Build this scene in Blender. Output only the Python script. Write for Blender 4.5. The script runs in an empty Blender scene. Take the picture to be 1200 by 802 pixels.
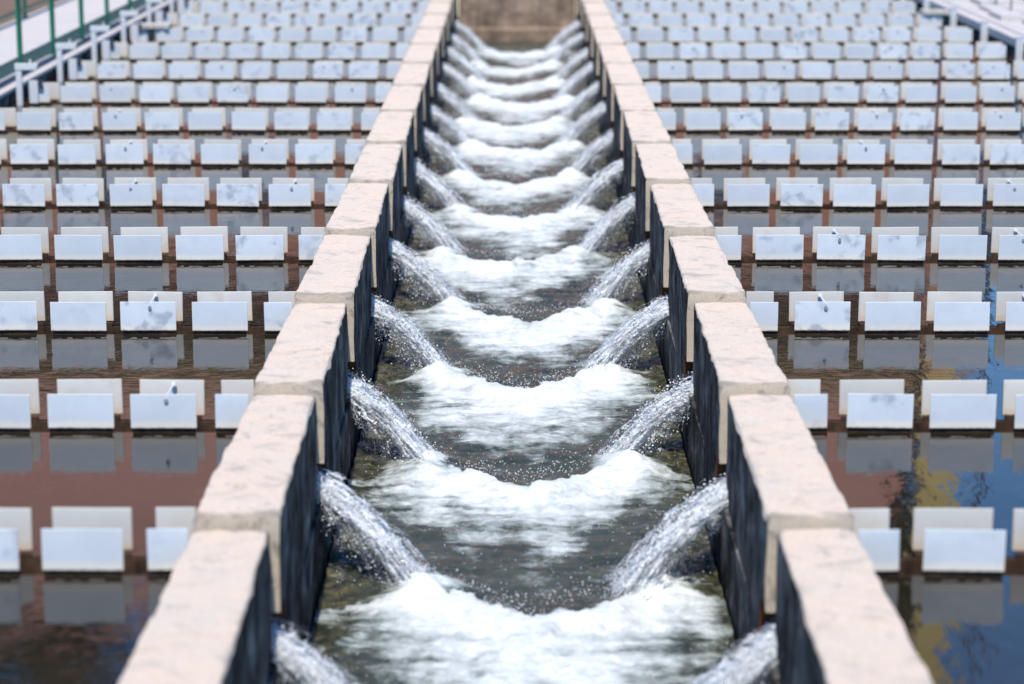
import bpy, bmesh, math, random
import numpy as np
from mathutils import Vector
random.seed(7)
R = math.radians
P = 0.4                 # one plate pitch, metres; all plan numbers below are in pitches
D = 5.597               # spacing of the weir troughs along the channel
NR = 14                 # rows in view
TR = 0.64               # trough width
YJ = 0.20               # wall joint behind each front plate line
ZW = -1.80              # channel water level
YE = 76.9               # end wall of channel
XI, XIF, XO = 2.39, 2.485, 3.235
XL, XR = 13.0, 15.25    # basin side walls
C = bpy.context.scene.collection
scn = bpy.context.scene

# ------------------------------------------------------------------ helpers
def V(*a): return tuple(c * P for c in a)

def hash2(ix, iy, seed):
    n = (ix.astype(np.int64) * 374761393 + iy.astype(np.int64) * 668265263 + seed * 1442695041) & 0x7fffffff
    n = ((n ^ (n >> 13)) * 1274126177) & 0x7fffffff
    return ((n ^ (n >> 16)) & 0xffff) / 65535.0

def vnoise(x, y, seed=0):
    x = np.asarray(x, float); y = np.asarray(y, float)
    ix = np.floor(x); iy = np.floor(y); fx = x - ix; fy = y - iy
    fx = fx * fx * fx * (fx * (6 * fx - 15) + 10); fy = fy * fy * fy * (fy * (6 * fy - 15) + 10)
    a = hash2(ix, iy, seed); b = hash2(ix + 1, iy, seed); c = hash2(ix, iy + 1, seed); d = hash2(ix + 1, iy + 1, seed)
    return (a * (1 - fx) + b * fx) * (1 - fy) + (c * (1 - fx) + d * fx) * fy

def fbm(x, y, seed=0, octv=4, gain=0.5):
    s = 0; amp = 1.0; tot = 0
    for o in range(octv):
        s = s + amp * (vnoise(x * 2 ** o + o * 17.3, y * 2 ** o - o * 9.1, seed + o) - 0.5); tot += amp; amp *= gain
    return s / tot * 2

class MB:
    def __init__(s): s.v = []; s.f = []; s.m = []
    def add(s, vs, fs, mi=0):
        b = len(s.v); s.v += [tuple(q) for q in vs]
        for f in fs: s.f.append(tuple(i + b for i in f)); s.m.append(mi)
    def box(s, x0, x1, y0, y1, z0, z1, mi=0):
        vs = [(x, y, z) for z in (z0, z1) for y in (y0, y1) for x in (x0, x1)]
        s.add(vs, [(0, 2, 3, 1), (4, 5, 7, 6), (0, 1, 5, 4), (2, 6, 7, 3), (0, 4, 6, 2), (1, 3, 7, 5)], mi)
    def tube(s, a, b, r, n=10, mi=0, r2=None):
        a = Vector(a); b = Vector(b); d = (b - a).normalized()
        u = d.orthogonal().normalized(); w = d.cross(u); r2 = r if r2 is None else r2
        vs = []
        for q, rr in ((a, r), (b, r2)):
            for k in range(n):
                t = 2 * math.pi * k / n; vs.append(q + u * math.cos(t) * rr + w * math.sin(t) * rr)
        fs = [(k, (k + 1) % n, n + (k + 1) % n, n + k) for k in range(n)] + [tuple(range(n))[::-1], tuple(range(n, 2 * n))]
        s.add(vs, fs, mi)
    def mesh(s, name, mats, smooth=False, bevel=0):
        me = bpy.data.meshes.new(name)
        me.from_pydata([V(*q) for q in s.v], [], s.f)
        for m in (mats if isinstance(mats, (list, tuple)) else [mats]): me.materials.append(m)
        me.polygons.foreach_set('material_index', s.m)
        if bevel:
            bm = bmesh.new(); bm.from_mesh(me)
            bmesh.ops.bevel(bm, geom=[e for e in bm.edges], offset=bevel * P, segments=2, affect='EDGES', profile=0.6)
            bm.to_mesh(me); bm.free()
        if smooth: me.polygons.foreach_set('use_smooth', [True] * len(me.polygons))
        me.update(); return me
    def build(s, name, mats, parent=None, smooth=False, bevel=0, loc=(0, 0, 0)):
        o = bpy.data.objects.new(name, s.mesh(name, mats, smooth, bevel)); C.objects.link(o)
        o.location = V(*loc)
        if parent: o.parent = parent
        return o

def tag(o, label, cat, group=None):
    o['label'] = label; o['category'] = cat
    if group: o['group'] = group
    return o
def thing(name, label, cat, loc=(0, 0, 0), group=None):
    o = bpy.data.objects.new(name, None); C.objects.link(o); o.location = V(*loc); o.empty_display_size = .1
    return tag(o, label, cat, group)
def struct(o, kind='structure'): o['kind'] = kind; return o
def copy(o, parent, loc=None, rot=None, name=None):
    c = o.copy(); C.objects.link(c); c.parent = parent
    if loc: c.location = V(*loc)
    if rot: c.rotation_euler = rot
    return c
ORD = ['nearest', 'second nearest', 'third nearest', 'fourth nearest', 'fifth nearest', 'sixth nearest', 'seventh nearest',
       'eighth nearest', 'ninth nearest', 'tenth nearest', 'fourth farthest', 'third farthest', 'second farthest', 'farthest']

# ------------------------------------------------------------------ materials
def mat(name):
    m = bpy.data.materials.new(name); m.use_nodes = True
    nt = m.node_tree; b = nt.nodes['Principled BSDF']
    return m, nt, b
def N(nt, t, **k):
    n = nt.nodes.new(t)
    for a, v in k.items():
        if a in n.inputs: n.inputs[a].default_value = v
        else: setattr(n, a, v)
    return n
def L(nt, a, b): nt.links.new(a, b)
def coords(nt, scale=(1, 1, 1), obj=True, rand=0):
    tc = N(nt, 'ShaderNodeTexCoord'); mp = N(nt, 'ShaderNodeMapping'); mp.inputs['Scale'].default_value = scale
    src = tc.outputs['Object'] if obj else N(nt, 'ShaderNodeNewGeometry').outputs['Position']
    L(nt, src, mp.inputs[0])
    if rand:
        oi = N(nt, 'ShaderNodeObjectInfo'); vm = N(nt, 'ShaderNodeVectorMath', operation='SCALE'); cx = N(nt, 'ShaderNodeCombineXYZ')
        for i in range(3): L(nt, oi.outputs['Random'], cx.inputs[i])
        L(nt, cx.outputs[0], vm.inputs[0]); vm.inputs['Scale'].default_value = rand
        L(nt, vm.outputs[0], mp.inputs['Location'])
    return mp.outputs[0]
def noise(nt, vec, scale, detail=5, rough=.6, dist=0):
    n = N(nt, 'ShaderNodeTexNoise', Scale=scale, Detail=detail, Roughness=rough, Distortion=dist); L(nt, vec, n.inputs['Vector'])
    return n.outputs['Fac']
def ramp(nt, fac, stops):
    r = N(nt, 'ShaderNodeValToRGB'); e = r.color_ramp.elements
    while len(e) < len(stops): e.new(.5)
    for el, (p, c) in zip(e, stops):
        el.position = p; el.color = (c, c, c, 1) if isinstance(c, (int, float)) else (*c, 1)
    L(nt, fac, r.inputs[0]); return r.outputs[0]
def mix(nt, fac, a, b, blend='MIX'):
    m = N(nt, 'ShaderNodeMix', data_type='RGBA', blend_type=blend)
    for s, i in ((fac, 0), (a, 6), (b, 7)):
        if hasattr(s, 'is_output'): L(nt, s, m.inputs[i])
        else: m.inputs[i].default_value = s if i == 0 else (*s, 1)
    return m.outputs[2]
def bump(nt, b, h, strength, dist):
    n = N(nt, 'ShaderNodeBump', Strength=strength, Distance=dist); L(nt, h, n.inputs['Height']); L(nt, n.outputs[0], b.inputs['Normal'])

def N_sub(nt, s, val):
    n = N(nt, 'ShaderNodeMath', operation='SUBTRACT'); L(nt, s, n.inputs[0]); n.inputs[1].default_value = val; return n.outputs[0]
def concrete(name, c1, c2, dark, scale=6, rough=.9, stain=.55, warm=None, grime=False):
    m, nt, b = mat(name)
    v = coords(nt, obj=False)
    n1 = noise(nt, v, scale * .5, 6, .7, .4); n2 = noise(nt, v, scale * 9, 8, .8); n3 = noise(nt, v, scale * .9, 10, .78, .8); n4 = noise(nt, v, scale * 2.2, 6, .7, .3)
    col = mix(nt, ramp(nt, n1, [(.38, 0), (.62, 1)]), c1, c2)
    if warm: col = mix(nt, ramp(nt, n4, [(.54, 0), (.70, .75)]), col, warm)
    col = mix(nt, ramp(nt, n2, [(.30, .8), (.50, .15), (.75, 0)]), col, tuple(q * .58 for q in c1))
    col = mix(nt, ramp(nt, n3, [(stain, 0), (stain + .07, .55), (stain + .2, .95)]), col, dark)
    if grime:       # damp dirt collected at the joints and along the water-side arris
        ga = N(nt, 'ShaderNodeAttribute', attribute_name='grime')
        gm = N(nt, 'ShaderNodeMath', operation='MULTIPLY_ADD'); L(nt, n3, gm.inputs[0]); gm.inputs[1].default_value = 1.3; L(nt, ga.outputs['Fac'], gm.inputs[2])
        col = mix(nt, ramp(nt, N_sub(nt, gm.outputs[0], .65), [(.45, 0), (.62, .55), (.9, .9)]), col, (.20, .17, .135))
    L(nt, col, b.inputs['Base Color']); b.inputs['Roughness'].default_value = rough
    h = N(nt, 'ShaderNodeMath', operation='ADD'); L(nt, n2, h.inputs[0]); L(nt, n4, h.inputs[1])
    bump(nt, b, h.outputs[0], .6, .012)
    return m
M = {}
M['coping'] = concrete('pale_concrete', (.585, .495, .405), (.645, .50, .385), (.29, .26, .225), 6, .92, .53, (.70, .49, .335), True)
M['joint'] = concrete('darker_joint_concrete', (.47, .40, .315), (.52, .42, .32), (.12, .105, .085), 9, .95, .53)  # darker tan tone with stain patches, on the segments' near end faces
M['concrete'] = concrete('grey_concrete', (.34, .315, .28), (.40, .36, .31), (.16, .145, .12), 4, .92)
M['paving'] = concrete('paving_concrete', (.47, .435, .42), (.52, .47, .45), (.30, .28, .27), 2.2, .9, .6)
M['slab'] = concrete('slab_concrete', (.46, .43, .38), (.50, .45, .40), (.25, .2, .16), 5, .9, .6)

def algae_wall():
    m, nt, b = mat('black_algae_wall')
    v = coords(nt, (1.3, 1.3, 1.3), obj=False); v2 = coords(nt, obj=False)
    n = noise(nt, v, 2.6, 9, .7, .5); n2 = noise(nt, v2, 5, 6, .7)
    col = mix(nt, ramp(nt, n, [(.42, 0), (.55, .35), (.66, 1)]), (.013, .012, .012), (.21, .20, .19))
    col = mix(nt, ramp(nt, n2, [(.55, 0), (.8, .6)]), col, (.045, .035, .025))
    L(nt, col, b.inputs['Base Color']); b.inputs['Roughness'].default_value = .9; b.inputs['Specular IOR Level'].default_value = .05
    bump(nt, b, n, .5, .012); return m
M['algae'] = algae_wall()
def wet(name, c1, c2, scale=8):
    m, nt, b = mat(name); v = coords(nt, (1, 1, .5), obj=False); n = noise(nt, v, scale, 8, .7)
    L(nt, mix(nt, ramp(nt, n, [(.35, 0), (.7, 1)]), c1, c2), b.inputs['Base Color']); b.inputs['Roughness'].default_value = .8; b.inputs['Specular IOR Level'].default_value = .1
    bump(nt, b, n, .5, .01); return m
M['lower'] = wet('wet_lower_wall', (.045, .04, .034), (.13, .115, .10))
M['lip'] = wet('wet_dark_lip', (.018, .012, .009), (.085, .05, .032), 14)
M['rust'] = wet('rusty_wet_opening', (.05, .018, .008), (.20, .07, .02), 9)

def plate_mat(name, base, alt, pale, stainc, stain_amt):
    m, nt, b = mat(name)
    v = coords(nt, rand=37.0); tc = N(nt, 'ShaderNodeTexCoord'); sp = N(nt, 'ShaderNodeSeparateXYZ'); L(nt, tc.outputs['Object'], sp.inputs[0])
    n1 = noise(nt, v, 6, 5, .6); n2 = noise(nt, v, 40, 6, .7); n3 = noise(nt, v, 8, 2.5, .5, .2)
    oi = N(nt, 'ShaderNodeObjectInfo')
    col = mix(nt, ramp(nt, n1, [(.35, 0), (.65, 1)]), base, alt)
    # limescale border: along the lower edge and, thinner, up the sides, with an uneven inner line
    def madd(a, k, c):
        q = N(nt, 'ShaderNodeMath', operation='MULTIPLY_ADD'); L(nt, a, q.inputs[0]); q.inputs[1].default_value = k
        if hasattr(c, 'is_output'): L(nt, c, q.inputs[2])
        else: q.inputs[2].default_value = c
        return q.outputs[0]
    n5 = noise(nt, v, 16, 5, .7)
    zz = madd(n5, .030, sp.outputs[2]); ab_ = N(nt, 'ShaderNodeMath', operation='ABSOLUTE'); L(nt, sp.outputs[0], ab_.inputs[0])
    xx = madd(n5, .016, ab_.outputs[0])
    col = mix(nt, ramp(nt, zz, [(.040, .95), (.054, .12), (.068, 0)]), col, pale)
    col = mix(nt, ramp(nt, xx, [(.158, 0), (.164, .7)]), col, pale)
    # blotchy grey smudges inside a few broad patches, on some plates only
    gate = ramp(nt, oi.outputs['Random'], [(.45, 0), (.8, 1)])
    sm = N(nt, 'ShaderNodeMath', operation='MULTIPLY'); L(nt, ramp(nt, n3, [(.52, 0), (.62, 1)]), sm.inputs[0]); L(nt, ramp(nt, n5, [(.40, .15), (.60, stain_amt)]), sm.inputs[1])
    st = N(nt, 'ShaderNodeMath', operation='MULTIPLY'); L(nt, sm.outputs[0], st.inputs[0]); L(nt, gate, st.inputs[1])
    col = mix(nt, st.outputs[0], col, stainc)
    # brown scum line at the very bottom and rust freckles
    col = mix(nt, ramp(nt, madd(n2, .016, sp.outputs[2]), [(.009, .9), (.015, 0)]), col, (.10, .065, .04))
    col = mix(nt, ramp(nt, n2, [(.68, 0), (.82, .35)]), col, (.30, .22, .14))
    # each plate weathered a little differently
    hsv = N(nt, 'ShaderNodeHueSaturation'); L(nt, col, hsv.inputs['Color'])
    mr = N(nt, 'ShaderNodeMapRange'); L(nt, oi.outputs['Random'], mr.inputs[0]); mr.inputs[3].default_value = .92; mr.inputs[4].default_value = 1.05
    L(nt, mr.outputs[0], hsv.inputs['Value'])
    L(nt, hsv.outputs[0], b.inputs['Base Color']); b.inputs['Roughness'].default_value = .55
    bump(nt, b, n2, .15, .003); return m
M['plate'] = plate_mat('pale_painted_plate', (.475, .505, .54), (.52, .55, .58), (.62, .58, .51), (.20, .23, .28), .62)
M['plate_back'] = plate_mat('cream_painted_plate', (.52, .49, .445), (.56, .525, .47), (.54, .45, .34), (.45, .34, .25), .35)

def simple(name, c, rough=.5, metal=0, n=0.0, sc=20):
    m, nt, b = mat(name); b.inputs['Roughness'].default_value = rough; b.inputs['Metallic'].default_value = metal
    v = coords(nt, obj=False); nn = noise(nt, v, sc, 6, .7)
    L(nt, mix(nt, ramp(nt, nn, [(.35, 0), (.7, 1)]), c, tuple(q * (1 - n) for q in c)), b.inputs['Base Color'])
    return m
M['green'] = simple('green_rail_paint', (.006, .16, .085), .35, 0, .3)
M['teal'] = simple('green_kick_board', (.05, .19, .14), .5, 0, .35, 6)
M['white'] = simple('white_painted_steel', (.50, .51, .53), .5, 0, .12)
M['darkbox'] = simple('dark_clamp', (.02, .03, .05), .5)
M['rod'] = simple('bare_tie_rod', (.62, .62, .61), .3, 0, .1)
M['nut'] = simple('corroded_nut', (.22, .24, .28), .7, 0, .3)
M['darksteel'] = simple('dark_thin_post', (.03, .03, .035), .5)
M['dirt'] = simple('brown_ground', (.16, .10, .065), .95, 0, .5, 1.5)
M['bluepipe'] = simple('blue_pipe', (.01, .13, .30), .4, 0, .1)

def pond():
    m, nt, b = mat('still_pond_water')
    v = coords(nt, obj=False); n = noise(nt, v, 1.6, 4, .6)
    L(nt, mix(nt, ramp(nt, n, [(.35, 0), (.65, 1)]), (.010, .008, .005), (.020, .015, .010)), b.inputs['Base Color'])
    b.inputs['Roughness'].default_value = .015; b.inputs['IOR'].default_value = 1.34
    v2 = coords(nt, (1, .55, 1), obj=False); h = noise(nt, v2, 5.5, 3, .5, .4)
    h2 = noise(nt, coords(nt, (1.2, 3.5, 1), obj=False), 9, 2, .5, .3)
    a = N(nt, 'ShaderNodeMath', operation='MULTIPLY_ADD'); L(nt, h2, a.inputs[0]); a.inputs[1].default_value = .22; L(nt, h, a.inputs[2])
    bump(nt, b, a.outputs[0], .075, .03); return m
M['pond'] = pond()

def channel():
    m, nt, b = mat('rushing_channel_water')
    at = N(nt, 'ShaderNodeAttribute', attribute_name='foam'); ab = N(nt, 'ShaderNodeAttribute', attribute_name='bank')
    v = coords(nt, (1, .8, 1), obj=False)
    n1 = noise(nt, v, 14, 8, .72, .6); n2 = noise(nt, coords(nt, (.33, 1.0, 1), obj=False), 8, 7, .62, .5); n3 = noise(nt, v, 60, 4, .6)
    # foam edge broken up by noise
    a = N(nt, 'ShaderNodeMath', operation='MULTIPLY_ADD'); L(nt, n1, a.inputs[0]); a.inputs[1].default_value = .70; L(nt, at.outputs['Fac'], a.inputs[2])
    a2 = N(nt, 'ShaderNodeMath', operation='MULTIPLY_ADD'); L(nt, n2, a2.inputs[0]); a2.inputs[1].default_value = 1.35; L(nt, a.outputs[0], a2.inputs[2])
    f = ramp(nt, N_sub(nt, a2.outputs[0], 1.0), [(.16, 0), (.35, .42), (.56, .76), (.88, 1)])
    water = mix(nt, ramp(nt, n2, [(.3, 0), (.7, 1)]), (.014, .021, .016), (.070, .076, .056))
    water = mix(nt, ab.outputs['Fac'], water, mix(nt, ramp(nt, n1, [(.42, 0), (.62, .6), (.75, 1)]), (.012, .015, .007), (.13, .115, .055)))
    foam = mix(nt, ramp(nt, f, [(.35, 0), (.95, 1)]), (.33, .385, .37), (.60, .63, .64))
    foam = mix(nt, ramp(nt, n1, [(.3, .55), (.6, 0)]), foam, (.40, .44, .43))
    L(nt, mix(nt, f, water, foam), b.inputs['Base Color'])
    L(nt, ramp(nt, f, [(0, .07), (1, .6)]), b.inputs['Roughness']); b.inputs['IOR'].default_value = 1.34
    h = N(nt, 'ShaderNodeMath', operation='MULTIPLY_ADD'); L(nt, n3, h.inputs[0]); h.inputs[1].default_value = .35; L(nt, n1, h.inputs[2])
    bump(nt, b, h.outputs[0], .45, .02); return m
M['channel'] = channel()

def jet_mat():
    m, nt, b = mat('aerated_falling_water')
    at = N(nt, 'ShaderNodeAttribute', attribute_name='flow'); de = N(nt, 'ShaderNodeAttribute', attribute_name='cover'); v = at.outputs['Vector']
    n = noise(nt, v, 4.5, 6, .66, .6); n2 = noise(nt, coords(nt, (.9, 1.2, 1), obj=True), 75, 4, .6, .3)
    out = nt.nodes['Material Output']
    col = mix(nt, ramp(nt, n, [(.40, 0), (.60, 1)]), (.40, .48, .57), (.66, .71, .76))
    col = mix(nt, ramp(nt, n2, [(.48, 0), (.58, 1)]), col, (.90, .92, .94))
    L(nt, col, b.inputs['Base Color']); b.inputs['Roughness'].default_value = .10; b.inputs['IOR'].default_value = 1.34
    b.inputs['Specular IOR Level'].default_value = 1.0
    bm_ = N(nt, 'ShaderNodeBump', Strength=.9, Distance=.012); L(nt, n2, bm_.inputs['Height']); L(nt, bm_.outputs[0], b.inputs['Normal'])
    tr = N(nt, 'ShaderNodeBsdfTranslucent'); L(nt, col, tr.inputs['Color'])
    m1 = N(nt, 'ShaderNodeMixShader', Fac=.35); L(nt, b.outputs[0], m1.inputs[1]); L(nt, tr.outputs[0], m1.inputs[2])
    # torn, lacy sheet: clear where there is no water
    a1 = N(nt, 'ShaderNodeMath', operation='MULTIPLY_ADD'); L(nt, n2, a1.inputs[0]); a1.inputs[1].default_value = .55; L(nt, n, a1.inputs[2])
    a2 = N(nt, 'ShaderNodeMath', operation='ADD'); L(nt, a1.outputs[0], a2.inputs[0]); L(nt, de.outputs['Fac'], a2.inputs[1])
    cl = N(nt, 'ShaderNodeBsdfTransparent')
    m2 = N(nt, 'ShaderNodeMixShader'); L(nt, ramp(nt, N_sub(nt, a2.outputs[0], .80), [(.42, 0), (.56, 1)]), m2.inputs[0]); L(nt, cl.outputs[0], m2.inputs[1]); L(nt, m1.outputs[0], m2.inputs[2])
    L(nt, m2.outputs[0], out.inputs['Surface']); return m
M['jet'] = jet_mat()
def drop_mat():
    m, nt, b = mat('glint_white_drop')
    b.inputs['Base Color'].default_value = (.93, .96, 1, 1); b.inputs['Roughness'].default_value = .12; b.inputs['Transmission Weight'].default_value = .35  # near-white base colour stands in for sun glints on the drops
    b.inputs['IOR'].default_value = 1.34; b.inputs['Specular IOR Level'].default_value = .9; return m
M['drop'] = drop_mat()
def brick():
    m, nt, b = mat('red_brick_wall')
    tc = N(nt, 'ShaderNodeTexCoord'); mp = N(nt, 'ShaderNodeMapping'); mp.inputs['Rotation'].default_value = (R(90), 0, 0); L(nt, tc.outputs['Object'], mp.inputs[0])
    bt = N(nt, 'ShaderNodeTexBrick', Scale=2.0); bt.inputs['Color1'].default_value = (.42, .15, .085, 1); bt.inputs['Color2'].default_value = (.34, .12, .07, 1); bt.inputs['Mortar'].default_value = (.4, .33, .28, 1)
    L(nt, mp.outputs[0], bt.inputs['Vector']); L(nt, bt.outputs['Color'], b.inputs['Base Color']); b.inputs['Roughness'].default_value = .9; return m
M['brick'] = brick()
M['roof'] = simple('brown_roof_tile', (.44, .215, .175), .85, 0, .35, 2)
M['khaki'] = simple('khaki_render', (.74, .56, .22), .9, 0, .15, 1)
M['eave'] = simple('dark_eave', (.03, .028, .02), .8)
M['glass'] = simple('window_glass', (.03, .04, .05), .1)
M['olive'] = simple('olive_band', (.22, .17, .05), .8, 0, .4, .6)
M['bark'] = simple('bark', (.09, .065, .045), .95, 0, .5, 8)
M['leaf'] = simple('leaf', (.045, .07, .025), .7, 0, .5, 3)

# ------------------------------------------------------------------ setting
Yn = -34.0
g = MB()
def ring(x0, x1, y0, y1, z): g.add([(x0, y0, z), (x1, y0, z), (x1, y1, z), (x0, y1, z)], [(0, 1, 2, 3)])
BIG = 2500
ring(-BIG, -16.9, -BIG, BIG, .40); ring(18.6, BIG, -BIG, BIG, .40)
ring(-16.9, 18.6, 79.2, BIG, .40); ring(-16.9, 18.6, -BIG, Yn - .6, .40)
struct(g.build('ground', M['dirt']))
w = MB(); w.box(-16.9, -13.36, Yn - .6, 79.2, .46, .50); w.box(-16.88, -13.42, Yn - .6, 79.2, .10, .459, 1)
struct(w.build('walkway', [M['paving'], M['eave']]))
w = MB(); w.box(15.66, 18.6, Yn - .6, 79.2, .1, .58)
for k in range(16):      # uneven raised paving slabs along the far right path
    y = 30 + k * 3.1
    w.box(16.0 + (k % 3) * .25, 17.2 + (k % 4) * .3, y, y + 2.2, .585, .70 + .05 * (k % 2))
struct(w.build('path', M['paving']))
f = MB(); f.box(-XL, XR, Yn, 78.9, -2.9, -2.7); struct(f.build('basin_floor', M['lower']))

# side and end walls of the basin
def basin_wall(x0, x1, label, sgn):
    b = MB(); inner = x1 if sgn < 0 else x0
    b.box(min(x0, x1), max(x0, x1), Yn, 78.9, -2.7, .30)
    t = thing('basin_wall', label, 'wall')
    b.build('wall_body', M['algae'], t)
    c = MB(); c.box(min(x0, x1) - .04, max(x0, x1) + .04, Yn, 78.9, .303, .40 if sgn < 0 else .56)
    c.build('wall_top', M['paving'], t, bevel=.015)
    return t
basin_wall(-XL - .35, -XL, 'long dark basin wall below the green railing, with a pale top edge', -1)
basin_wall(XR, XR + .35, 'long black-faced basin wall beneath the pale right-hand paving', 1)
b = MB(); b.box(-XL - .35, -XO - .02, 78.3, 79.0, -2.7, .42)
tag(b.build('end_wall', M['concrete'], bevel=.02), 'low concrete wall closing the far end of the basin left of the channel', 'wall')
b = MB(); b.box(XO + .02, XR + .35, 78.3, 79.0, -2.7, .42)
tag(b.build('end_wall', M['concrete'], bevel=.02), 'low concrete wall closing the far end of the basin right of the channel', 'wall')

def headwall():
    m, nt, b = mat('stained_head_wall')
    v = coords(nt, obj=False); v2 = coords(nt, (6, 6, 1.0), obj=False)
    n1 = noise(nt, v, 2.2, 7, .7, .5); n2 = noise(nt, v2, 1.5, 6, .6)
    col = mix(nt, ramp(nt, n1, [(.35, 0), (.62, 1)]), (.13, .09, .065), (.28, .20, .14))
    col = mix(nt, ramp(nt, n2, [(.5, 0), (.75, .7)]), col, (.05, .038, .03))
    L(nt, col, b.inputs['Base Color']); b.inputs['Roughness'].default_value = .85; bump(nt, b, n1, .6, .02); return m
hw = MB()
nx, nz = 40, 30
for j in range(nz + 1):
    for i in range(nx + 1):
        x = -XI + .01 + (2 * XI - .02) * i / nx; z = -2.6 + 3.1 * j / nz
        dy = .07 * float(fbm(x * 1.5, z * 1.5, 5)) + (.10 if z < -1.35 else 0) * (1 if z > -9 else 0)
        hw.v.append((x, YE - dy, z))
for j in range(nz):
    for i in range(nx):
        a = j * (nx + 1) + i; hw.f.append((a, a + 1, a + nx + 2, a + nx + 1)); hw.m.append(0)
hw.box(-XI + .01, XI - .01, YE + .12, YE + 1.2, -2.6, .499)
tag(hw.build('head_wall', headwall(), smooth=False), 'brown stained concrete wall across the top end of the water channel', 'wall')

# channel walls: sawtooth coping segments, each tapering in plan and in height towards its far end
def wall_segment(sgn, k, parent):
    y0 = k * D + YJ; y1 = min(y0 + D, 78.2)
    if k == -2: y0 = -16
    zt0 = [.562, .562, .562, .555, .54, .522, .512][max(0, min(k, 6))]
    zt1 = [.428, .435, .452, .478, .482, .482, .482][max(0, min(k, 6))]
    xf = XIF - .035 * max(0, min(1, (k - 1) / 4))
    mb = MB(); rng = random.Random(k * 7 + (sgn > 0))
    zt0 += rng.uniform(-.012, .012); zt1 += rng.uniform(-.012, .012)
    st = list(np.linspace(y0, y0 + .16, 5)) + list(np.linspace(y0 + .16, y0 + .5, 6))[1:] + [y0 + .505] + list(np.linspace(y0 + .6, y1 - .12, 40)) + [y1 - .05, y1 - .004]
    r = .03; seed = k * 13 + (5 if sgn > 0 else 0) + 40
    NP = 0
    for y in st:
        t = (y - y0) / D
        zt = zt0 + (zt1 - zt0) * t; xi = XI + (xf - XI) * t; zb = -.44 if y < y0 + .502 else -.90
        e = float(fbm(np.array([y * 2.3]), np.array([sgn * 3.3]), seed, 4)[0]); e2 = float(fbm(np.array([y * 1.7]), np.array([9.1]), seed + 3, 4)[0])
        endr = .02 + .05 * abs(e) if (y < y0 + .03 or y > y1 - .02) else 0
        ri = r + .13 * max(0, e) + endr; ro = r + .09 * max(0, e2) + endr
        prof = [(XO, zb), (XO, -.2), (XO, zt - ro - .1), (XO, zt - ro), (XO - ro * .3, zt - ro * .3), (XO - ro, zt - endr)]
        for q in range(1, 6): prof.append((XO - ro + (xi + ri - XO + ro) * q / 6, zt - endr * .6))
        prof += [(xi + ri, zt - endr), (xi + ri * .3, zt - ri * .3), (xi, zt - ri), (xi, zt - ri - .06), (xi, zt - .35), (xi, -.1), (xi, zb)]
        NP = len(prof)
        for (px, pz) in prof:
            d = .018 * float(fbm(np.array([px * 4 + y]), np.array([pz * 4 + y * 2.1]), seed + 9, 3)[0])
            mb.v.append((sgn * (px + d), y, pz + d * .8 if pz > zb else pz))
    for a in range(len(st) - 1):
        for q in range(NP - 1):
            i0 = a * NP + q; fc = (i0, i0 + 1, i0 + 1 + NP, i0 + NP)
            mb.f.append(fc if sgn > 0 else fc[::-1]); mb.m.append(1 if q >= NP - 5 else 0)
        i0 = a * NP + NP - 1; i1 = a * NP; fc = (i0, i1, i1 + NP, i0 + NP); mb.f.append(fc if sgn > 0 else fc[::-1]); mb.m.append(2)
    mb.f.append(tuple(range(NP))[::1 if sgn < 0 else -1]); mb.m.append(3)
    n = (len(st) - 1) * NP; mb.f.append(tuple(range(n, n + NP))[::-1 if sgn < 0 else 1]); mb.m.append(0)
    o = mb.build('wall_segment', [M['coping'], M['algae'], M['rust'], M['joint']], parent)
    va = np.array(mb.v); dj = np.minimum(np.abs(va[:, 1] - y0), np.abs(y1 - va[:, 1])); de = np.abs(va[:, 0]) - XI
    gr = .75 * np.clip(1 - dj / .28, 0, 1) + .42 * np.clip(1 - de / .28, 0, 1) + .30 * np.clip(1 - (XO - np.abs(va[:, 0])) / .12, 0, 1)
    at = o.data.attributes.new('grime', 'FLOAT', 'POINT'); at.data.foreach_set('value', gr.astype(np.float32))
    return o
for sgn, lab in ((-1, 'long notched concrete wall with pale coping down the left side of the rushing water'),
                 (1, 'long notched concrete wall with pale coping down the right side of the rushing water')):
    t = thing('channel_wall', lab, 'wall')
    for k in range(-2, NR): wall_segment(sgn, k, t)
    lw = MB(); x0, x1 = sorted((sgn * (XI + .035), sgn * (XO - .01)))
    lw.box(x0, x1, -16, 78.25, -2.7, -.903); lw.build('lower_wall', M['algae'], t)

# ------------------------------------------------------------------ ponds
pw = MB(); tw = MB()
ys = [-16.0 - TR] + [r * D for r in range(-1, NR)] + [78.3]
for sgn, xe in ((-1, XL), (1, XR)):
    for a in range(len(ys) - 1):
        y0 = ys[a] + TR - .002; y1 = ys[a + 1] + .002
        x0, x1 = sorted((sgn * (XO - .002), sgn * (xe + .002)))
        pw.add([(x0, y0, 0), (x1, y0, 0), (x1, y1, 0), (x0, y1, 0)], [(0, 1, 2, 3)])
    for r in range(0, NR):
        x0, x1 = sorted((sgn * 2.6, sgn * (xe + .002)))
        tw.add([(x0, r * D + .05, -.52), (x1, r * D + .05, -.52), (x1, r * D + TR - .05, -.52), (x0, r * D + TR - .05, -.52)], [(0, 1, 2, 3)])
struct(pw.build('pond_water', M['pond'])); struct(tw.build('trough_water', M['pond']))

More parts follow.
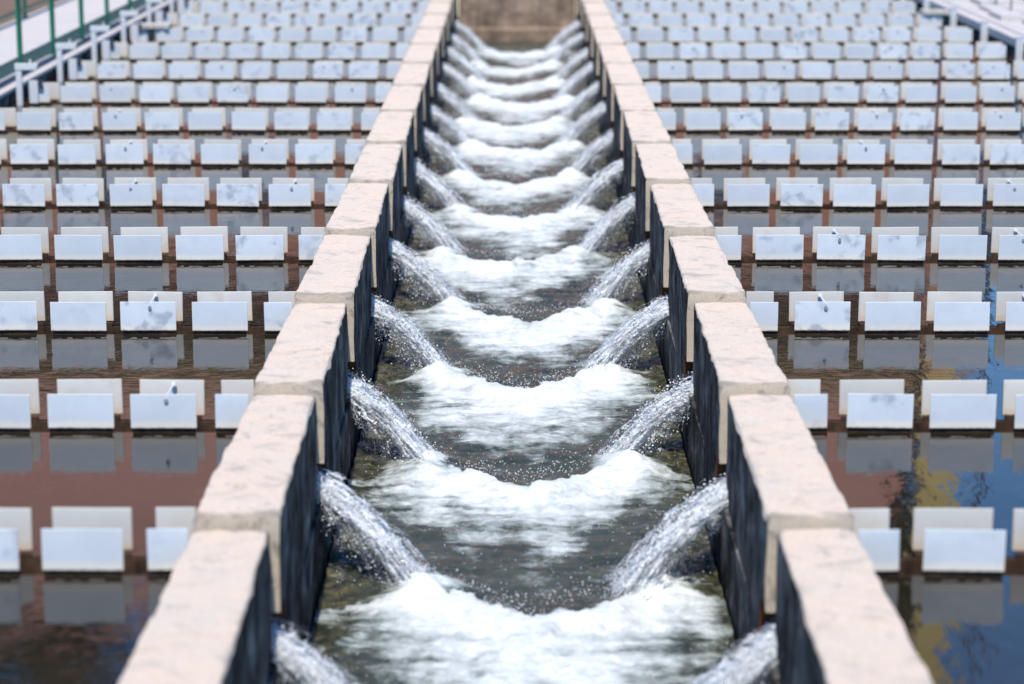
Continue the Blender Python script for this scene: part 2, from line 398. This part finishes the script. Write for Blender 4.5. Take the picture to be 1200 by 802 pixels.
# ------------------------------------------------------------------ weir troughs
def plate_mesh(wd, h, th, m, name):
    mb = MB(); mb.box(-wd / 2, wd / 2, -th, 0, 0, h); return mb.mesh(name, m, bevel=.006)
FW, FH = .79, .42
pf = plate_mesh(FW, FH, .022, M['plate'], 'weir_plate'); pb = plate_mesh(FW, FH + .02, .022, M['plate_back'], 'weir_plate_back')
pfs = plate_mesh(.40, FH, .022, M['plate'], 'weir_plate_short'); pbs = plate_mesh(.40, FH + .02, .022, M['plate_back'], 'weir_plate_back_short')
pfe = plate_mesh(.52, FH, .022, M['plate'], 'weir_plate_end')
rodm = MB(); rodm.tube((0, -.03, 0), (0, TR + .01, 0), .0125, 10); rodm.tube((0, -.05, -.05), (0, -.0265, -.05), .027, 6, 1); rodm.tube((0, TR - .05, 0), (0, TR - .02, 0), .034, 6)
rodm = rodm.mesh('tie_rod', [M['rod'], M['nut']], smooth=False)

def trough_part(sgn, xe, parent, seed):
    rng = random.Random(seed); mb = MB(); x0, x1 = sorted((sgn * (XO + .0), sgn * xe))
    for (ya, yb) in ((.0, .07), (TR - .07, TR)):
        mb.box(x0, x1, ya, yb, -1.0, -.012)
        # scaly ragged lip standing up behind / under each plate
        n = 0; x = XO + .02
        for c in range(13):
            cx = 3.69 - FW / 2 + c
            a, b_ = (cx - FW / 2 + .02, cx + FW / 2 - .02) if c else (XO + .01, 3.67)
            if a > xe - .05: break
            b_ = min(b_, xe - .01); xs = list(np.arange(a, b_, .08)) + [b_]
            for q in range(len(xs) - 1):
                hh = .052 + rng.uniform(-.016, .014)
                u, w_ = sorted((sgn * xs[q], sgn * xs[q + 1])); mb.box(u, w_, ya + .004, yb - .004, -.014, hh)
    mb.box(x0, x1, .07, TR - .07, -1.0, -.92)
    return mb.build('trough', M['lip'], parent)

def short(o, name): o.name = name; return o
for sgn, xe, ncol, side in ((-1, XL, 10, 'left'), (1, XR, 12, 'right')):
    for r in range(NR):
        t = thing('weir_trough', f'{ORD[r]} weir trough {side} of the channel, edged with two lines of pale upright plates',
                  'weir trough', (0, r * D, 0), f'weir troughs in the {side} basin')
        rng = random.Random(r * 31 + (sgn > 0) * 7)
        trough_part(sgn, xe, t, r * 3 + sgn)
        for c in range(ncol):
            cx = 3.69 - FW / 2 + c
            pfm, pbm = pf, pb
            if c == 0: cx = XO + .02 + .205; pfm, pbm = pfs, pbs
            if c == ncol - 1 and sgn < 0: cx = 11.97 + .26; pfm = pfe
            for which, me, yy, zz in (('front', pfm, -.004, .060), ('back', pbm, TR + .022, .060)):
                if which == 'back' and cx > xe - .45: continue
                o = bpy.data.objects.new('weir_plate', me); C.objects.link(o); o.parent = t
                o.location = V(sgn * cx + rng.uniform(-.012, .012), yy, zz + rng.uniform(-.006, .006))
                o.rotation_euler = (rng.uniform(-.03, .03), rng.uniform(-.014, .014), rng.uniform(-.016, .016))
            if c and (c + r * 2 + (sgn > 0)) % 3 == 0 and rng.random() < .85:
                o = bpy.data.objects.new('tie_rod', rodm); C.objects.link(o); o.parent = t
                o.location = V(sgn * (cx + rng.uniform(-.12, .12)), 0, .060 + FH - .03); o.rotation_euler = (0, 0, rng.uniform(-.03, .03))

# inverted-L steel brackets standing at the wall end of each trough, left side; short posts on the right
def bracket(r):
    t = thing('steel_bracket', f'white inverted-L steel bracket at the wall end of the {ORD[r]} left weir trough', 'bracket', (-12.72, r * D - .1, 0), 'steel brackets along the left basin wall')
    m = MB(); m.box(-.075, .075, -.06, .06, -.6, 1.06); m.build('upright', M['white'], t, bevel=.012)
    m = MB(); m.add([(-.09, -.075, 1.062), (.50, -.075, 1.062), (.46, -.075, .90), (-.09, -.075, .90), (-.09, .075, 1.062), (.50, .075, 1.062), (.46, .075, .90), (-.09, .075, .90)],
                    [(0, 1, 5, 4), (3, 7, 6, 2), (0, 3, 2, 1), (4, 5, 6, 7), (0, 4, 7, 3), (1, 2, 6, 5)])
    m.build('arm', M['white'], t, bevel=.01)
    m = MB(); m.box(.25, .47, -.02, .02, .046, .63); m.build('end_plate', M['white'], t, bevel=.008)
    m = MB(); m.box(.472, .60, -.03, .04, .44, .65); m.build('clamp', M['darkbox'], t, bevel=.01)
    m = MB(); m.tube((.30, 0, 1.06), (.30, 0, 1.17), .022, 8); m.build('bolt', M['rod'], t)
for r in range(5, NR): bracket(r)
for r in range(9, NR):
    t = thing('end_post', f'short white post by the black wall ending the {ORD[r]} right weir trough', 'post', (15.06, r * D - .1, 0), 'end posts along the right basin wall')
    m = MB(); m.box(-.11, .11, -.06, .06, -.6, .70); m.build('upright', M['white'], t, bevel=.012)
    m = MB(); m.box(-.13, .13, -.08, .08, .702, .75); m.build('cap', M['white'], t, bevel=.01)
# loose concrete slabs lying across the plates
def slab(x0, x1, yc, label, rough_edge):
    mb = MB(); nx = 14
    for i in range(nx + 1):
        x = x0 + (x1 - x0) * i / nx
        wv = .03 * math.sin(i * 1.3) + .02 * math.sin(i * 2.9)
        for (yy, zz) in ((yc - .42 + wv, .505), (yc - .42 + wv, .62 + wv * rough_edge), (yc + .42, .62), (yc + .42, .505)):
            mb.v.append((x, yy, zz))
    for i in range(nx):
        for q in range(4):
            a = i * 4 + q; b_ = i * 4 + (q + 1) % 4; mb.f.append((a, a + 4, b_ + 4, b_)); mb.m.append(0)
    mb.f += [(0, 1, 2, 3), tuple(nx * 4 + q for q in (3, 2, 1, 0))]; mb.m += [0, 0]
    tag(mb.build('concrete_slab', M['slab']), label, 'slab')
slab(-12.35, -11.25, 10 * D + .3, 'small pale concrete slab lying across plates below the left railing', 0)
slab(14.0, 14.95, 11 * D + .3, 'small pale concrete slab lying on plates near the right basin wall', .8)

# railings
def railing(name, label, x, zf, y0, y1, rails, kick, post_h, r=.055, m='green', step=.845 * D, off=0, cap=False):
    t = thing(name, label, 'railing', (x, 0, zf))
    n = 0; y = y0 + off
    pm = MB(); pm.tube((0, 0, 0), (0, 0, post_h), r, 12); pm.tube((0, 0, 0), (0, 0, .05), r * 2, 12)
    post = None
    while y < y1:
        if post is None: post = pm.build('post', M[m], t, smooth=False, loc=(0, y, 0))
        else: copy(post, t, (0, y, 0))
        y += step
    for z in rails:
        q = MB(); q.tube((0, y0, z), (0, y1, z), r * .9, 12); q.build('rail', M[m], t)
    if kick:
        q = MB(); q.box(-.03, .0, y0, y1, kick[0], kick[1]); q.build('kick_board', M['teal'], t)
Yof = lambda s, H: ((2833 / s) - H * .2132) / .977 - 22.54
yp = [Yof(s, 6.75) for s in (43.5, 40.7, 38.1)]
railing('railing', 'green steel railing with kick board along the basin side of the walkway', -13.40, .5, yp[0] - 6 * .845 * D, 79, (2.75,), (.04, .40), 2.78, .075)
yq = Yof(34.5, 6.75)
railing('railing', 'green steel railing with a low rail along the far side of the walkway', -16.72, .5, yq - 4 * .845 * D, 79, (.30, 1.5, 2.75), None, 2.78, .075)
railing('railing', 'thin dark posts and wires of the fence on the right-hand paving', 16.9, .58, 40, 79, (1.3,), None, 1.9, .03, 'darksteel', 2.6)

# ------------------------------------------------------------------ channel water
ya = [0.0]
yv = []; y = -6.0
while y < YE + .05:
    yv.append(y); y += .035 + .0011 * max(0, y)
yv = np.array(yv); xv = np.linspace(-XI - .0, XI + .0, 141)
Xg, Yg = np.meshgrid(xv, yv)
ax = np.abs(Xg)
foam = np.zeros_like(Xg); hgt = np.zeros_like(Xg)
for r in range(-1, NR):
    rs = r * 11
    wob = .35 * fbm(Xg * 1.3, Yg * .15 + rs, 100 + rs, 3)
    rr = random.Random(r * 5 + 3)
    apex = 1.6 + rr.uniform(-.25, .35); skew = rr.uniform(-.22, .22)
    axs = np.abs(Xg - skew)
    lw_ = np.where(Xg < skew, rr.uniform(1.25, 1.55), rr.uniform(1.25, 1.55)); oy_ = np.where(Xg < skew, rr.uniform(-.22, .22), rr.uniform(-.22, .22)) * np.clip(axs / lw_, 0, 1)
    wob2 = .30 * fbm(Xg * 4.5, Yg * .8 + rs, 140 + rs, 4, .6)
    yf = r * D - .20 + oy_ - apex * np.clip(1 - axs / lw_, 0, 1) + wob + wob2
    yf = np.where(axs > lw_, r * D - .20 + oy_ - .7 * (axs - lw_) + wob2, yf)
    u = yf - Yg
    tail = rr.uniform(4.3, 5.9) - 1.8 * np.clip((axs - .5) / 1.3, 0, 1) + 1.5 * fbm(Xg * .9, Yg * .3, 31 + rs, 3)
    up = np.clip(u / .14, 0, 1)
    dn = np.where(u < 1.0, 1 - .12 * u, .88 - .88 * np.clip((u - 1.0) / np.maximum(tail - 1.0, .5), 0, 1))
    lat = 1 - np.clip((axs - 1.35) / .85, 0, 1)
    fr = np.where(u > 0, up * dn * (.12 + .88 * lat), 0) * rr.uniform(.92, 1.10)
    foam = np.maximum(foam, fr)
    hump = np.exp(-((u - .40) / .48) ** 2) * (.07 + .09 * np.clip(fbm(Xg * 1.3, Yg * 1.0, 77 + rs, 2) + .2, 0, 1)) * lat
    hgt += np.where(u > -.6, hump, 0)
    sd = np.exp(-((axs - 1.42) / .34) ** 2 - ((Yg - r * D + .45) / .42) ** 2)
    hgt += .15 * sd; foam = np.maximum(foam, np.clip(sd * 1.5, 0, 1))
bank = np.clip((ax - 1.75) / .35, 0, 1) * (1 - np.clip(foam, 0, 1))
turb = fbm(Xg * 3.2, Yg * 2.6, 3, 5, .6); rip = fbm(Xg * 2.0, Yg * 3.8, 8, 4, .55); fine = fbm(Xg * 11, Yg * 9, 21, 2)
Zg = ZW + hgt + foam * (.050 * turb + .014 * fine) + (1 - foam) * (.070 * rip + .020 * fine)
# long lacy streaks drawn downstream off the foam
st = fbm(Xg * 1.6, Yg * .9, 66, 4, .6)
foam = np.clip(foam + np.where(foam > .03, .42 * st, 0), 0, 1)
nv, nh = Xg.shape
idx = np.arange(nv * nh).reshape(nv, nh)
quads = np.stack([idx[:-1, :-1], idx[:-1, 1:], idx[1:, 1:], idx[1:, :-1]], -1).reshape(-1, 4)
me = bpy.data.meshes.new('channel_water')
co = np.stack([Xg, Yg, Zg], -1).reshape(-1, 3) * P
me.from_pydata(co.tolist(), [], quads.tolist())
me.polygons.foreach_set('use_smooth', [True] * len(me.polygons))
for nm, arr in (('foam', foam), ('bank', bank)):
    at = me.attributes.new(nm, 'FLOAT', 'POINT'); at.data.foreach_set('value', arr.reshape(-1).astype(np.float32))
me.materials.append(M['channel']); me.update()
cw = bpy.data.objects.new('channel_water', me); C.objects.link(cw); struct(cw)

# ------------------------------------------------------------------ water jets from the wall outlets
G0 = 1.15
SWEEP = .85             # how far each jet carries downstream before it lands
def jet_path(t, v=1.0):         # t 0..1 : distance out from inside the wall, and fall; v is the exit speed
    s_ = t * 1.75
    q = max(0, s_ - .22)
    return 3.0 - (.22 + q * v if s_ > .22 else s_), -.78 - .40 * q ** 2 - .12 * q
def jet_mesh(seed):
    rng = random.Random(seed); mb = MB(); nt_, na = 84, 44; flow = []; dens = []
    sweep = SWEEP * rng.uniform(.7, 1.35); v0 = rng.uniform(.86, 1.07); fan = rng.uniform(.16, .34)
    T = np.linspace(0, 1.04, nt_); th = np.linspace(0, 2 * np.pi, na, endpoint=False); cth, sth = np.cos(th), np.sin(th)
    for sh, (rf, d0) in enumerate(((.72, .66), (1.05, .52), (1.45, .37))):
        b0 = len(mb.v); sd = seed + sh * 31
        for i, t in enumerate(T):
            x, z = jet_path(t, v0); x2, z2 = jet_path(t + .01, v0); tx, tz = x2 - x, z2 - z; ln = math.hypot(tx, tz); nxv, nzv = -tz / ln, tx / ln
            if nzv < 0: nxv, nzv = -nxv, -nzv
            ry = (.19 + fan * t) * rf; rz = (.13 + .06 * t) * rf
            o1 = np.full(na, t * 1.6 + sd)
            r1 = fbm(o1 + cth * .7, sth * 1.5 + cth * 1.1 + sd, sd, 3); r2 = fbm(o1 * 2.2, cth * 4.6 + sth * 5.2, sd + 5, 3); r3 = fbm(o1 * 9, cth * 7 + sth * 8, sd + 8, 2)
            k = 1 + (.40 * r1 + .36 * r2 + .26 * r3) * min(1, .2 + t * 1.4)
            for a in range(na):
                low = max(0, -sth[a])
                oy = cth[a] * ry * k[a] - sweep * max(0, t - .1); on = sth[a] * rz * k[a] * (1 + 1.5 * low * t * (sh > 0))
                mb.v.append((x + nxv * on, oy, z + nzv * on)); flow.append((t * 2.4 + sd, cth[a] * 1.3 * rf + sd, sth[a] * 1.3 * rf))
                dens.append(d0 - .10 * low - .10 * t + (.16 if t < .22 else .16 * max(0, 1 - (t - .22) / .25)))
        for i in range(nt_ - 1):
            for a in range(na):
                b_ = (a + 1) % na; mb.f.append((b0 + i * na + a, b0 + i * na + b_, b0 + (i + 1) * na + b_, b0 + (i + 1) * na + a)); mb.m.append(0)
    def strand(pts, rr, fl, sides=5):
        n0 = len(mb.v); m_ = len(pts)
        for i, p in enumerate(pts):
            q = rr * math.sin(math.pi * (i + .6) / (m_ + .2)) ** .6 * rng.uniform(.5, 1.3)
            for a in range(sides):
                an = 2 * math.pi * a / sides; mb.v.append((p[0] + q * .5 * math.cos(an), p[1] + q * math.cos(an), p[2] + q * math.sin(an)))
                flow.append((fl[0] + i * .35, fl[1], fl[2])); dens.append(.50)
        for i in range(m_ - 1):
            for a in range(sides):
                b_ = (a + 1) % sides; mb.f.append((n0 + i * sides + a, n0 + i * sides + b_, n0 + (i + 1) * sides + b_, n0 + (i + 1) * sides + a)); mb.m.append(0)
    # torn crown of splash where the jet lands
    lx, lz = jet_path(1.0, v0); ly = -sweep * .9
    for sh, (rr_, d0) in enumerate(((.26, .46), (.40, .34), (.56, .24))):
        b0 = len(mb.v); n1_, n2_ = 30, 12
        for i in range(n2_ + 1):
            e = i / n2_ * math.pi / 2
            for a in range(n1_):
                an = 2 * math.pi * a / n1_; k = 1 + .55 * float(fbm(np.array([math.cos(an) * 2.4 + seed]), np.array([math.sin(an) * 2.4 + e * 2.5]), seed + sh, 3)[0])
                mb.v.append((lx + .05 + rr_ * k * math.cos(an) * math.cos(e), ly + rr_ * k * 1.2 * math.sin(an) * math.cos(e), ZW - .02 + rr_ * .75 * k * math.sin(e)))
                flow.append((an * 1.2 + seed, e * 2.2, sh * 7.0)); dens.append(d0 - .05 * math.sin(e))
        for i in range(n2_):
            for a in range(n1_):
                b_ = (a + 1) % n1_; mb.f.append((b0 + i * n1_ + a, b0 + i * n1_ + b_, b0 + (i + 1) * n1_ + b_, b0 + (i + 1) * n1_ + a)); mb.m.append(0)
    # thin drips and veils falling clear of the underside
    for q in range(60):
        t = rng.uniform(.18, .92); x, z = jet_path(t, rng.uniform(.8, 1.0)); oy = rng.uniform(-.36, .30) - sweep * max(0, t - .1); z -= .08
        ln = rng.uniform(.08, .5) * (.5 + t); dx = rng.uniform(.02, .16)
        pts = [(x - dx * i / 7 + rng.uniform(-.008, .008), oy - .03 * i / 7, max(z - ln * (i / 7) ** 1.4, ZW)) for i in range(8)]
        strand(pts, rng.uniform(.004, .011), (q * .51, q, 3), 4)
    me = mb.mesh('water_spout', M['jet'], smooth=True)
    at = me.attributes.new('flow', 'FLOAT_VECTOR', 'POINT'); at.data.foreach_set('vector', np.array(flow, np.float32).reshape(-1))
    at = me.attributes.new('cover', 'FLOAT', 'POINT'); at.data.foreach_set('value', np.array(dens, np.float32))
    return me
jets = [jet_mesh(s) for s in (3, 11, 19, 27, 35, 43, 51, 59, 67, 75)]
for r in range(NR):
    for sgn, side in ((-1, 'left'), (1, 'right')):
        o = bpy.data.objects.new('water_spout', jets[(r * 2 + (sgn > 0)) % 10]); C.objects.link(o)
        o.location = V(0, r * D + YJ + .24, 0)
        o.scale = (sgn * random.uniform(.97, 1.05), random.uniform(.85, 1.2), random.uniform(.96, 1.03)); o.rotation_euler.z = random.uniform(-.06, .06)
        tag(o, f'{ORD[r]} spout of foaming white water gushing from the {side} channel wall', 'water spout', f'water spouts along the {side} wall')

# droplets and spray
ico = bmesh.new(); bmesh.ops.create_icosphere(ico, subdivisions=1, radius=1)
iv = np.array([v.co[:] for v in ico.verts]); ifc = np.array([[v.index for v in f.verts] for f in ico.faces]); ico.free()
rng = np.random.default_rng(5)
pts = []; rad = []
for r in range(NR):
    n = 2400 if r < 6 else 800
    for sgn in (-1, 1):
        t = rng.uniform(.14, 1.02, n); an = rng.uniform(0, 2 * np.pi, n); rr_ = np.abs(rng.normal(1.0, .28, n)); e = rng.random(n)
        for i in range(n):
            x, z = jet_path(t[i], 1 + .06 * (e[i] - .5)); sn = math.sin(an[i]); fall = (abs(rng.normal(0, .16)) * (.4 + t[i]) if sn < 0 else 0)
            pts.append((sgn * x, r * D + YJ + .24 - SWEEP * max(0, t[i] - .1) + math.cos(an[i]) * (.22 + .18 * t[i]) * rr_[i], max(z + sn * (.17 + .08 * t[i]) * rr_[i] - fall, ZW + .02)))
            rad.append(.003 + .013 * rng.random() ** 4)
    # splash around the landing zone and front
    n = 420 if r < 7 else 200
    for i in range(n):
        x = rng.normal(0, .85); x = np.sign(x) * min(abs(x), 2.2)
        yy = r * D - .2 - 1.25 * np.clip(1 - abs(x) / 1.5, 0, 1) + rng.normal(-.05, .25)
        pts.append((x, yy, ZW + .07 + abs(rng.normal(0, .07)))); rad.append(.004 + .008 * rng.random() ** 2)
    for i in range(420 if r < 7 else 140):   # white beads standing in for sun sparkles on the dark water
        pts.append((rng.uniform(-2.3, 2.3), r * D + rng.uniform(-D, 0), ZW + .03 + .03 * rng.random())); rad.append(.004 + .006 * rng.random() ** 2)
pts = np.array(pts); rad = np.array(rad)
vv = (pts[:, None, :] + iv[None] * rad[:, None, None]).reshape(-1, 3) * P
ff = (ifc[None] + (np.arange(len(pts)) * len(iv))[:, None, None]).reshape(-1, 3)
me = bpy.data.meshes.new('spray'); me.from_pydata(vv.tolist(), [], ff.tolist()); me.polygons.foreach_set('use_smooth', [True] * len(me.polygons))
me.materials.append(M['drop']); o = bpy.data.objects.new('spray', me); C.objects.link(o); struct(o, 'stuff')
tag(o, 'fine white spray and drops thrown up around the spouts, with white beads as sparkles', 'spray')

# ------------------------------------------------------------------ what the still water mirrors: building and trees behind the basin (metres)
def mbox(mb, x0, x1, y0, y1, z0, z1): mb.box(*[q / P for q in (x0, x1, y0, y1, z0, z1)])
BY = 62.0
t = thing('brick_building', 'long red brick building with a brown roof, mirrored in the still ponds', 'building', (0, BY / P, 0))
def part(name, m, boxes, par=None):
    q = MB()
    for bb in boxes: mbox(q, *bb)
    return q.build(name, M[m], par or t)
part('wall', 'brick', [(-34, 12.25, .4, 12, 0, 12.0)])
part('wall', 'brick', [(11.95, 13.42, -1.80, -1.52, 0, 12.9)])
q = MB(); q.tube((12.2 / P, -1.92 / P, 0), (12.2 / P, -1.92 / P, 9 / P), .10 / P, 10); q.build('downpipe', M['bluepipe'], t)
part('eave', 'eave', [(-34.6, 11.9, -.5, 12.6, 12.0, 13.2)])
part('gutter_band', 'olive', [(-34.6, 11.9, -.52, -.1, 13.22, 14.0)])
q = MB(); q.add([tuple(c / P for c in v) for v in [(-34.8, -.5, 14.01), (11.92, -.5, 14.01), (11.92, 12.8, 14.01), (-34.8, 12.8, 14.01), (-32, 6, 23.2), (11.9, 6, 23.2)]],
                [(0, 1, 5, 4), (2, 3, 4, 5), (1, 2, 5), (3, 0, 4), (0, 3, 2, 1)])
q.build('roof', M['roof'], t)
for k in range(9):
    for z in (2.0, 6.8):
        fr = part('window', 'white', [(-31.6 + k * 4.6, -30.0 + k * 4.6, .28, .42, z, z + 2.4)])
        part('pane', 'glass', [(-31.45 + k * 4.6, -30.15 + k * 4.6, .24, .28, z + .15, z + 2.25)], fr)
t2 = thing('khaki_tower', 'narrow khaki rendered tower mirrored beside the blue sky in the right pond', 'tower', (0, (BY - 1.5) / P, 0))
part('wall', 'khaki', [(12.09, 13.07, 0, .9, 0, 30)], t2); part('parapet', 'khaki', [(12.03, 13.13, -.06, .93, 30.002, 30.5)], t2)
t4 = thing('blue_backdrop', 'added blue shed mirrored between the plates at the right', 'backdrop', (0, 66 / P, 0))  # added unseen block; its mirror image turns the pale horizon gaps blue
part('wall', 'bluepipe', [(13.9, 34, 0, 9, 0, 10.2)], t4); part('roof', 'darksteel', [(13.7, 34.2, -.2, 9.2, 10.202, 10.6)], t4)
t3 = thing('tall_pole', 'dark slender pole mirrored in the blue reflection of the right pond', 'pole', (13.47 / P, (BY - 3) / P, 0))
q = MB(); q.tube((0, 0, 0), (0, 0, 30 / P), .14 / P, 12, 0, .08 / P); q.build('shaft', M['darksteel'], t3)
q = MB(); q.tube((-.8 / P, 0, 24.5 / P), (.8 / P, 0, 24.5 / P), .05 / P, 8); q.build('crossarm', M['darksteel'], t3)
def tree(x, y, h, cr, label, seed):
    t = thing('tree', label, 'tree', (x / P, y / P, .4), 'trees mirrored behind the building'); rng = random.Random(seed)
    tr = MB(); tr.tube((0, 0, -.2), (0, 0, h * .6 / P), .28 / P, 10, 0, .12 / P)
    for k in range(7):
        a = k * 2.4; z0 = h * (.35 + .05 * k); tr.tube((0, 0, z0 / P), (math.cos(a) * cr * .7 / P, math.sin(a) * cr * .7 / P, (z0 + h * .22) / P), .10 / P, 6, 0, .03 / P)
    tr.build('trunk', M['bark'], t)
    lv = MB()
    cl = [(rng.gauss(0, cr * .42), rng.gauss(0, cr * .45), h * (.72 + rng.gauss(0, .13))) for _ in range(46)]
    for _ in range(5200):
        c = rng.choice(cl); p = Vector((c[0] + rng.gauss(0, .45), c[1] + rng.gauss(0, .45), c[2] + rng.gauss(0, .4)))
        u = Vector((rng.gauss(0, 1), rng.gauss(0, 1), rng.gauss(0, 1))).normalized(); w_ = u.orthogonal().normalized(); s = rng.uniform(.22, .5)
        lv.add([tuple((p + d) / P) for d in (-u * s, w_ * s * .5, u * s, -w_ * s * .5)], [(0, 1, 2, 3)])
    lv.build('crown', M['leaf'], t)
for q, (tx, ty, th, tc, lab) in enumerate((
        (-16.6, 75, 34, 3.3, 'broad dark tree mirrored low down in the lower left pond'),
        (-23.5, 76, 34, 4.2, 'tall dark tree mirrored at the outer left of the ponds'),
        (-11.2, 75.5, 33, 3.0, 'round dark tree mirrored low in the left pond near the coping'),
        (13.6, 74, 33, 1.3, 'slim dark tree mirrored beside the khaki tower'))):
    tree(tx, ty, th, tc, lab, q + 1)

# ------------------------------------------------------------------ light, sky, camera
EL, AZ = 60, 184         # sun high behind the camera
w = bpy.data.worlds.new('World'); scn.world = w; w.use_nodes = True
nt = w.node_tree; bg = nt.nodes['Background']
sky = nt.nodes.new('ShaderNodeTexSky'); sky.sky_type = 'NISHITA'; sky.sun_disc = False
sky.sun_elevation = R(EL); sky.sun_rotation = R(AZ); sky.air_density = 1.0; sky.air_density = 1.0; sky.dust_density = 0; sky.ozone_density = 6.0
hs = nt.nodes.new('ShaderNodeHueSaturation'); hs.inputs['Saturation'].default_value = 1.2
nt.links.new(sky.outputs[0], hs.inputs['Color']); nt.links.new(hs.outputs[0], bg.inputs[0]); bg.inputs[1].default_value = .14
sl = bpy.data.lights.new('sun', 'SUN'); sl.energy = 3.4; sl.angle = R(.53); sl.color = (1, .93, .82)
so = bpy.data.objects.new('sun', sl); C.objects.link(so)
d = Vector((math.sin(R(AZ)) * math.cos(R(EL)), math.cos(R(AZ)) * math.cos(R(EL)), math.sin(R(EL))))
so.rotation_euler = d.to_track_quat('Z', 'Y').to_euler(); so.location = d * 40
cam = bpy.data.cameras.new('camera'); co_ = bpy.data.objects.new('camera', cam); C.objects.link(co_); scn.camera = co_
cam.lens = 85; cam.sensor_width = 36; cam.clip_start = .1; cam.clip_end = 4000
co_.location = V(-.08, -22.54, 7.254)
co_.rotation_euler = (R(90 - 12.31), 0, R(.073))
cam.dof.use_dof = True; cam.dof.focus_distance = 2833 * P / 76.0; cam.dof.aperture_fstop = 85 / 56.0 
scn.view_settings.view_transform = 'Standard'; scn.view_settings.look = 'None'; scn.view_settings.exposure = .88; scn.view_settings.gamma = 1
scn.view_settings.use_curve_mapping = False
scn.render.engine = 'CYCLES'; scn.cycles.use_denoising = True; scn.cycles.max_bounces = 10; scn.cycles.transparent_max_bounces = 48; scn.cycles.caustics_reflective = False; scn.cycles.caustics_refractive = False
scn.cycles.sample_clamp_indirect = 6
